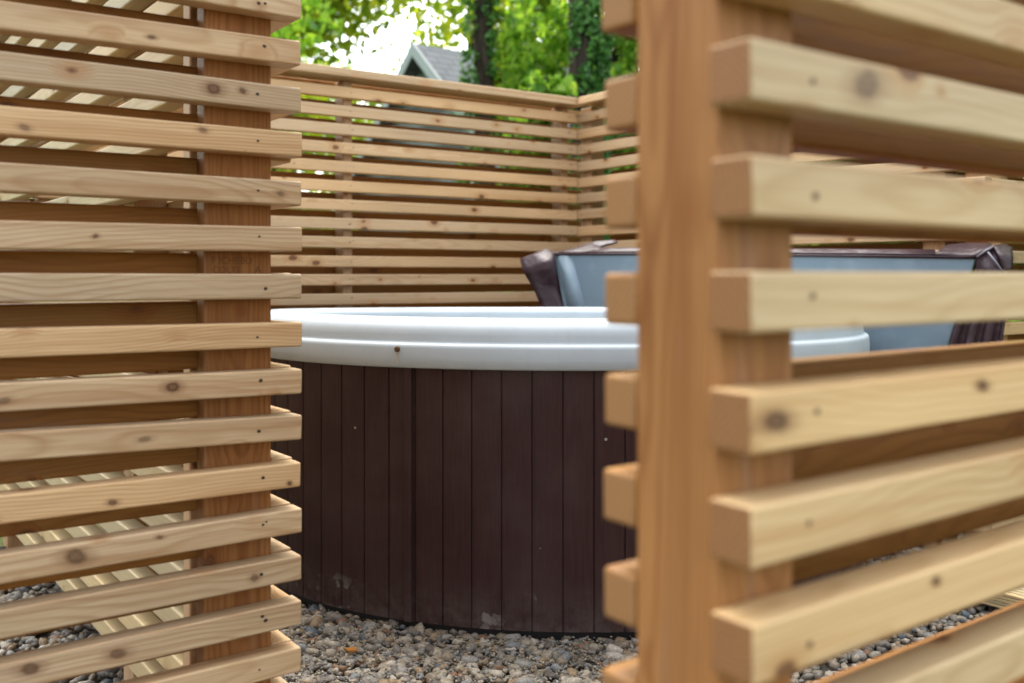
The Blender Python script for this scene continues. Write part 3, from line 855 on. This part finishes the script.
# roof: two slabs
for sgn in (-1, 1):
    y1 = sgn*(hw+0.35); z1 = ridge_z - pit*(hw+0.35)
    v = [(-ov, 0, ridge_z), (Lr, 0, ridge_z), (Lr, y1, z1), (-ov, y1, z1), (-ov, 0, ridge_z-0.12), (Lr, 0, ridge_z-0.12), (Lr, y1, z1-0.12), (-ov, y1, z1-0.12)]
    f = [(0, 1, 2, 3), (4, 7, 6, 5), (0, 3, 7, 4), (1, 5, 6, 2), (2, 6, 7, 3)]
    o = mesh_obj('roof', v, f, M['roof'], H)
    # rake board, proud of the gable
    a0, a1 = 0.0, y1
    v = [(-ov-0.03, a0, ridge_z+0.01), (-ov-0.03, a1, z1+0.01), (-ov-0.03, a1, z1-0.19), (-ov-0.03, a0, ridge_z-0.21),
         (-ov-0.003, a0, ridge_z+0.01), (-ov-0.003, a1, z1+0.01), (-ov-0.003, a1, z1-0.19), (-ov-0.003, a0, ridge_z-0.21)]
    f = [(0, 1, 2, 3), (4, 7, 6, 5), (0, 4, 5, 1), (1, 5, 6, 2), (2, 6, 7, 3)]
    mesh_obj('rake_trim', v, f, M['trim'], H)
v = [(0, -hw, 0), (0, hw, 0), (0, hw, ez-0.12), (0, 0, ridge_z-0.125), (0, -hw, ez-0.12), (Lr-0.1, -hw, 0), (Lr-0.1, hw, 0), (Lr-0.1, hw, ez-0.12), (Lr-0.1, 0, ridge_z-0.125), (Lr-0.1, -hw, ez-0.12)]
mesh_obj('wall', v, [(0, 1, 2, 3, 4), (5, 9, 8, 7, 6), (0, 4, 9, 5), (1, 6, 7, 2)], M['siding'], H)
wn = mesh_obj('window', [(-0.02, -0.5, 1.0), (-0.02, 0.5, 1.0), (-0.02, 0.5, 2.1), (-0.02, -0.5, 2.1)], [(0, 3, 2, 1)], M['glass'], H)

# ------------------------------------------------------------------ trees
def leaf_cloud(name, centers, radii, n, size, mat, parent, flat=0.6, inv=None):
    centers = np.asarray(centers, float); radii = np.asarray(radii, float)
    w = radii**2.2; w /= w.sum()
    idx = rng.choice(len(centers), n, p=w)
    d = rng.normal(size=(n, 3)); d /= np.linalg.norm(d, axis=1)[:, None]
    rr = rng.uniform(0, 1, n)**0.45
    pos = centers[idx] + d*rr[:, None]*radii[idx][:, None]*np.array([1, 1, flat])
    # leaf frame
    ax = rng.normal(size=(n, 3)); ax[:, 2] -= 0.5; ax /= np.linalg.norm(ax, axis=1)[:, None]
    up = rng.normal(size=(n, 3)); up[:, 2] += 0.9
    side = np.cross(ax, up); side /= np.linalg.norm(side, axis=1)[:, None]
    nrm = np.cross(side, ax)
    s = size*rng.uniform(0.55, 1.35, n)[:, None]
    wd = 0.36
    v = np.empty((n, 6, 3))
    v[:, 0] = pos - ax*s*0.5
    v[:, 1] = pos - ax*s*0.12 + side*s*wd + nrm*s*0.10
    v[:, 2] = pos + ax*s*0.24 + side*s*wd*0.7 + nrm*s*0.08
    v[:, 3] = pos + ax*s*0.55
    v[:, 4] = pos + ax*s*0.24 - side*s*wd*0.7 + nrm*s*0.08
    v[:, 5] = pos - ax*s*0.12 - side*s*wd + nrm*s*0.10
    b = np.arange(n)[:, None]*6
    loops = np.concatenate([b+0, b+1, b+2, b+3, b+0, b+3, b+4, b+5], axis=1).ravel()
    return fast_mesh(name, v.reshape(-1, 3), loops, np.full(2*n, 4), mat, parent)

def trunk(name, x, h, r0, r1, parent, lean=(0, 0), limbs=0, lz=(0.4, 0.9), llen=2.0, seg=14):
    pts, rad = [], []
    for i in range(15):
        t = i/14
        pts.append((lean[0]*t + 0.05*math.sin(t*7+x), lean[1]*t + 0.05*math.cos(t*5+x), -0.2 + (h+0.2)*t))
        rad.append((r0*(1-t)+r1*t)*(1+0.35*math.exp(-t*14)))
    tr = tube(name, pts, rad, M['bark'], parent, seg)
    tips = []
    for q in range(limbs):
        t = random.uniform(*lz); p = Vector(pts[int(t*14)])
        a = random.uniform(0, 6.283); e = random.uniform(0.25, 0.9)
        d = Vector((math.cos(a)*math.cos(e), math.sin(a)*math.cos(e), math.sin(e)))
        lp, lr = [], []
        l = llen*random.uniform(.6, 1.2)
        for i in range(7):
            u = i/6
            lp.append(p + d*l*u + Vector((0.12*math.sin(u*5+q), 0.12*math.cos(u*4+q), 0.18*u*u*l)))
            lr.append(r0*0.38*(1-u)+0.012)
        tube('limb', lp, lr, M['bark'], parent, 7)
        tips += [lp[3], lp[4], lp[5], lp[6]]
    return tips

def tree(name, label, x, y, h, r0, crown_r, crown_z, n, leaf, mat, limbs=9, clumps=26, flat=0.75, group=None, trunk_r1=None, squash=1.0, cr=(0.35, 0.62)):
    t = empty(name, (x, y, 0))
    tag(t, label, 'tree', group)
    tips = trunk('trunk', x, h*0.9, r0, trunk_r1 or r0*0.35, t, (random.uniform(-.3, .3), random.uniform(-.3, .3)), limbs, (0.4, 0.95), crown_r*0.8)
    cs, rs = [], []
    for q in range(clumps):
        a = random.uniform(0, 6.283); rr = crown_r*math.sqrt(random.random()); zz = random.uniform(-1, 1)
        k_ = math.sqrt(max(0.05, 1-zz*zz))
        cs.append((math.cos(a)*rr*k_, math.sin(a)*rr*k_, crown_z + zz*(h-crown_z)*squash))
        rs.append(crown_r*random.uniform(*cr))
    for p in tips:
        cs.append(tuple(p)); rs.append(crown_r*random.uniform(0.22, 0.4))
    leaf_cloud('crown', cs, rs, n, leaf, mat, t, flat)
    return t

# bright yellow-green maples far behind, sky showing through
tree('maple_tree', 'yellow green maple left of the house gable, bright sky showing through its leaves', -5.0, 21.0, 12.5, 0.24, 3.9, 6.6, 15500, 0.19, M['leaf_yellow'], limbs=14, clumps=30, cr=(0.22, 0.42))
tree('maple_tree', 'yellow green maple behind the house roof with thin sunlit leaves', -1.2, 25.0, 12.0, 0.22, 3.6, 7.2, 11000, 0.20, M['leaf_yellow'], limbs=12, clumps=26, cr=(0.22, 0.42))
# darker bough at the upper left
tree('broadleaf_tree', 'dark green broadleaf tree at the upper left, beside the end of the screen', -4.1, 13.0, 8.5, 0.16, 1.55, 4.9, 5200, 0.14, M['leaf_green'], limbs=8, clumps=16, cr=(0.25, 0.45))
# dark trunk right of the house
TB = empty('oak_tree', (-0.42, 13.0, 0)); tag(TB, 'tree with dark bare trunk just right of the house roof', 'tree')
tipsB = trunk('trunk', 1.0, 12.0, 0.15, 0.10, TB, (0.15, 0.3), 9, (0.5, 0.95), 2.6)
leaf_cloud('crown', [tuple(p) for p in tipsB] + [(random.uniform(-2.4, 2.4), random.uniform(-2, 2), random.uniform(6, 11.5)) for _ in range(22)], [random.uniform(.5, 1.1) for _ in range(len(tipsB)+22)], 15000, 0.13, M['leaf_green'], TB, 0.7)
leaf_cloud('ivy', [(0.05*math.sin(z*3)+random.choice((-1, 1))*random.uniform(.10, .2), -0.08, z) for z in np.linspace(0.5, 3.3, 14)] + [(random.choice((-1, 1))*0.16, -.1, z) for z in np.linspace(3.1, 6.4, 24)],
           [random.uniform(.10, .22) for _ in range(14)] + [random.uniform(.07, .15) for _ in range(24)], 2600, 0.07, M['leaf_ivy'], TB, 1.2)
leaf_cloud('foliage', [(random.uniform(.22, .62), random.uniform(-.25, .1), z) for z in np.linspace(1.6, 4.3, 26)], [random.uniform(.14, .26) for _ in range(26)], 1500, 0.10, M['leaf_green'], TB, 1.0)
# ivy clad trunk
TC = empty('ivy_tree', (0.73, 10.0, 0)); tag(TC, 'thick trunk clad in dark ivy above the corner of the rear fence', 'tree')
tipsC = trunk('trunk', 2.0, 10.5, 0.135, 0.10, TC, (0.05, 0.1), 8, (0.6, 0.95), 2.4)
leaf_cloud('crown', [tuple(p) for p in tipsC] + [(random.uniform(-2.2, 2.2), random.uniform(-2, 2), random.uniform(5.5, 10.5)) for _ in range(20)], [random.uniform(.5, 1.0) for _ in range(len(tipsC)+20)], 14000, 0.12, M['leaf_green'], TC, 0.7)
cs, rs = [], []
for z in np.linspace(0.1, 6.5, 120):
    a = random.uniform(0, 6.283); cs.append((0.04+0.14*math.cos(a), -0.04-0.13*abs(math.sin(a)), z)); rs.append(random.uniform(.06, .13))
for z in np.linspace(0.3, 6.0, 40):
    cs.append((random.uniform(.08, .26), random.uniform(-.2, .1), z)); rs.append(random.uniform(.07, .15))
leaf_cloud('ivy', cs, rs, 13000, 0.062, M['leaf_ivy'], TC, 1.2)

def shrub(name, label, x, y, h, r, n, leaf, mat, stems=7, group=None, low=0.3):
    s = empty(name, (x, y, 0)); tag(s, label, 'shrub', group)
    cs, rs = [], []
    for q in range(stems):
        a = random.uniform(0, 6.283); rr = r*random.uniform(.2, 1)
        hh = h*random.uniform(.65, 1)
        pts = [(0.1*math.cos(a), 0.1*math.sin(a), -0.1)]
        for i in range(1, 7):
            u = i/6
            pts.append((math.cos(a)*rr*u*u + .05*math.sin(u*6+q), math.sin(a)*rr*u*u + .05*math.cos(u*5+q), hh*u))
        tube('stem', pts, [0.022*(1-i/8) for i in range(7)], M['bark'], s, 6)
        for i in range(2, 7):
            cs.append(pts[i]); rs.append(r*random.uniform(.25, .5))
    leaf_cloud('foliage', cs, rs, n, leaf, mat, s, 0.9)
    return s
shrub('tall_shrub', 'bright green tall shrub between the two trunks behind the rear fence', 0.42, 14.2, 5.2, 0.75, 6500, 0.11, M['leaf_green'], 10)
shrub('tall_shrub', 'yellow green shrub just right of the dark bare trunk', -0.02, 14.2, 5.6, 0.42, 5200, 0.13, M['leaf_yellow'], 9)
shrub('tall_shrub', 'bright green shrub just right of the ivy clad trunk', 1.55, 12.6, 5.0, 0.65, 5200, 0.11, M['leaf_green'], 8)
shrub('tall_shrub', 'dark evergreen shrub at the right, above the corner of the fences', 1.65, 12.8, 4.6, 0.75, 6000, 0.09, M['leaf_dark'], 8)
# arching bough of big pale leaves over the fence
AB = empty('arching_shrub', (-0.28, 8.6, 0)); tag(AB, 'pale green arching branch with drooping leaves, low between the trunks over the fence', 'shrub')
arc = [(-.05 + .8*u, 0.0, 0.0 + 2.72*math.sin(min(1.0, u*1.25)*1.75)) for u in [i/14 for i in range(15)]]
tube('stem', arc, [0.018*(1-i/17) for i in range(15)], M['bark'], AB, 6)
leaf_cloud('foliage', [tuple(Vector(p)+Vector((0, 0, -.06))) for p in arc[6:]], [.13]*9, 190, 0.085, M['leaf_green'], AB, 0.8)
# trees and shrubs that close the view behind the slits and around
more = [(-9.5, 19, 'leaf_green'), (-7.0, 28, 'leaf_green'), (3.6, 15, 'leaf_green'), (5.8, 13, 'leaf_dark'), (8.6, 14, 'leaf_green'), (9.8, 9.0, 'leaf_green'), (-11, 8, 'leaf_green'), (3.5, 24, 'leaf_yellow')]
for i, (x, y, mt) in enumerate(more):
    o = tree('garden_tree', ['tall green tree standing beyond the left fence, largely hidden by slats', 'dark tree far behind the right fence, seen only through slits'][1 if x > 0 else 0],
             x, y, random.uniform(8, 11), 0.18, random.uniform(2.4, 3.2), 5.0, 9000, 0.19, M[mt], limbs=8, clumps=22,
             group='garden trees hidden by the left fence' if x < 0 else 'garden trees hidden by the right fence')
for i in range(1, 6):
    x, y = P(4.3 + 0.5*(i % 2), 4.6 - i*0.95)
    shrub('garden_shrub', 'green shrub close behind the right fence, seen only through its slits', x, y, 2.5, 0.8, 3500, 0.09, M['leaf_green'], 7, group='shrubs behind the right fence')
hs, hr = [], []
for i in range(260):
    t = random.uniform(-1.2, 1.25)
    r = random.uniform(24, 32)
    hs.append((r*math.sin(t), r*math.cos(t), random.uniform(0.2, 2.6))); hr.append(random.uniform(.8, 1.5))
far = leaf_cloud('undergrowth', hs, hr, 30000, 0.26, M['leaf_green'], None, 0.9)
tag(far, kind='stuff')
ns, nr = [], []
for i in range(120):
    a_ = random.uniform(-0.5, 6.0); b_ = random.uniform(5.2, 7.0)
    x, y = P(a_, b_); ns.append((x, y, random.uniform(.05, .8))); nr.append(random.uniform(.25, .5))
for i in range(60):
    a_ = random.uniform(4.6, 6.5); b_ = random.uniform(-0.5, 5.0)
    x, y = P(a_, b_); ns.append((x, y, random.uniform(.05, 1.0))); nr.append(random.uniform(.25, .5))
near = leaf_cloud('ground_cover', ns, nr, 14000, 0.09, M['leaf_green'], None, 0.8)
tag(near, kind='stuff')

# ------------------------------------------------------------------ light, sky
SUN_EL, SUN_AZ = math.radians(64), math.radians(-15)     # azimuth measured from +Y towards +X
w = bpy.data.worlds.new('World'); scene.world = w; w.use_nodes = True
nt = w.node_tree; nt.nodes.clear()
sky = nt.nodes.new('ShaderNodeTexSky'); sky.sky_type = 'NISHITA'; sky.sun_disc = False
sky.sun_elevation = SUN_EL; sky.sun_rotation = SUN_AZ
sky.air_density = 1.0; sky.dust_density = 4.0; sky.ozone_density = 1.0
bg = nt.nodes.new('ShaderNodeBackground'); bg.inputs[1].default_value = 0.73
wo = nt.nodes.new('ShaderNodeOutputWorld')
hs_ = nt.nodes.new('ShaderNodeHueSaturation'); hs_.inputs['Saturation'].default_value = 0.34
nt.links.new(sky.outputs[0], hs_.inputs['Color']); nt.links.new(hs_.outputs[0], bg.inputs[0]); nt.links.new(bg.outputs[0], wo.inputs[0])
sl = bpy.data.lights.new('sun', 'SUN'); sl.energy = 2.6; sl.angle = math.radians(60); sl.color = (1.0, 0.93, 0.80)
so = bpy.data.objects.new('sun', sl); link(so)
sd = Vector((math.sin(SUN_AZ)*math.cos(SUN_EL), math.cos(SUN_AZ)*math.cos(SUN_EL), math.sin(SUN_EL)))
so.rotation_euler = sd.to_track_quat('Z', 'Y').to_euler()
so.location = sd*30

# ------------------------------------------------------------------ camera
cam = bpy.data.cameras.new('camera'); co = bpy.data.objects.new('camera', cam); link(co)
co.location = (0, 0, EYE); co.rotation_euler = (math.radians(90), 0, 0)
cam.sensor_width = 36.0; cam.lens = F*36.0/1024.0
cam.shift_y = -(341.5-HY)/1024.0
cam.clip_start = 0.05; cam.clip_end = 1000
cam.dof.use_dof = True; cam.dof.focus_distance = 2.25; cam.dof.aperture_fstop = cam.lens/11.0; cam.dof.aperture_blades = 0
scene.camera = co
scene.view_settings.view_transform = 'Standard'; scene.view_settings.look = 'None'; scene.view_settings.exposure = 0; scene.view_settings.gamma = 1
scene.cycles.use_denoising = True
scene.cycles.max_bounces = 10; scene.cycles.diffuse_bounces = 6
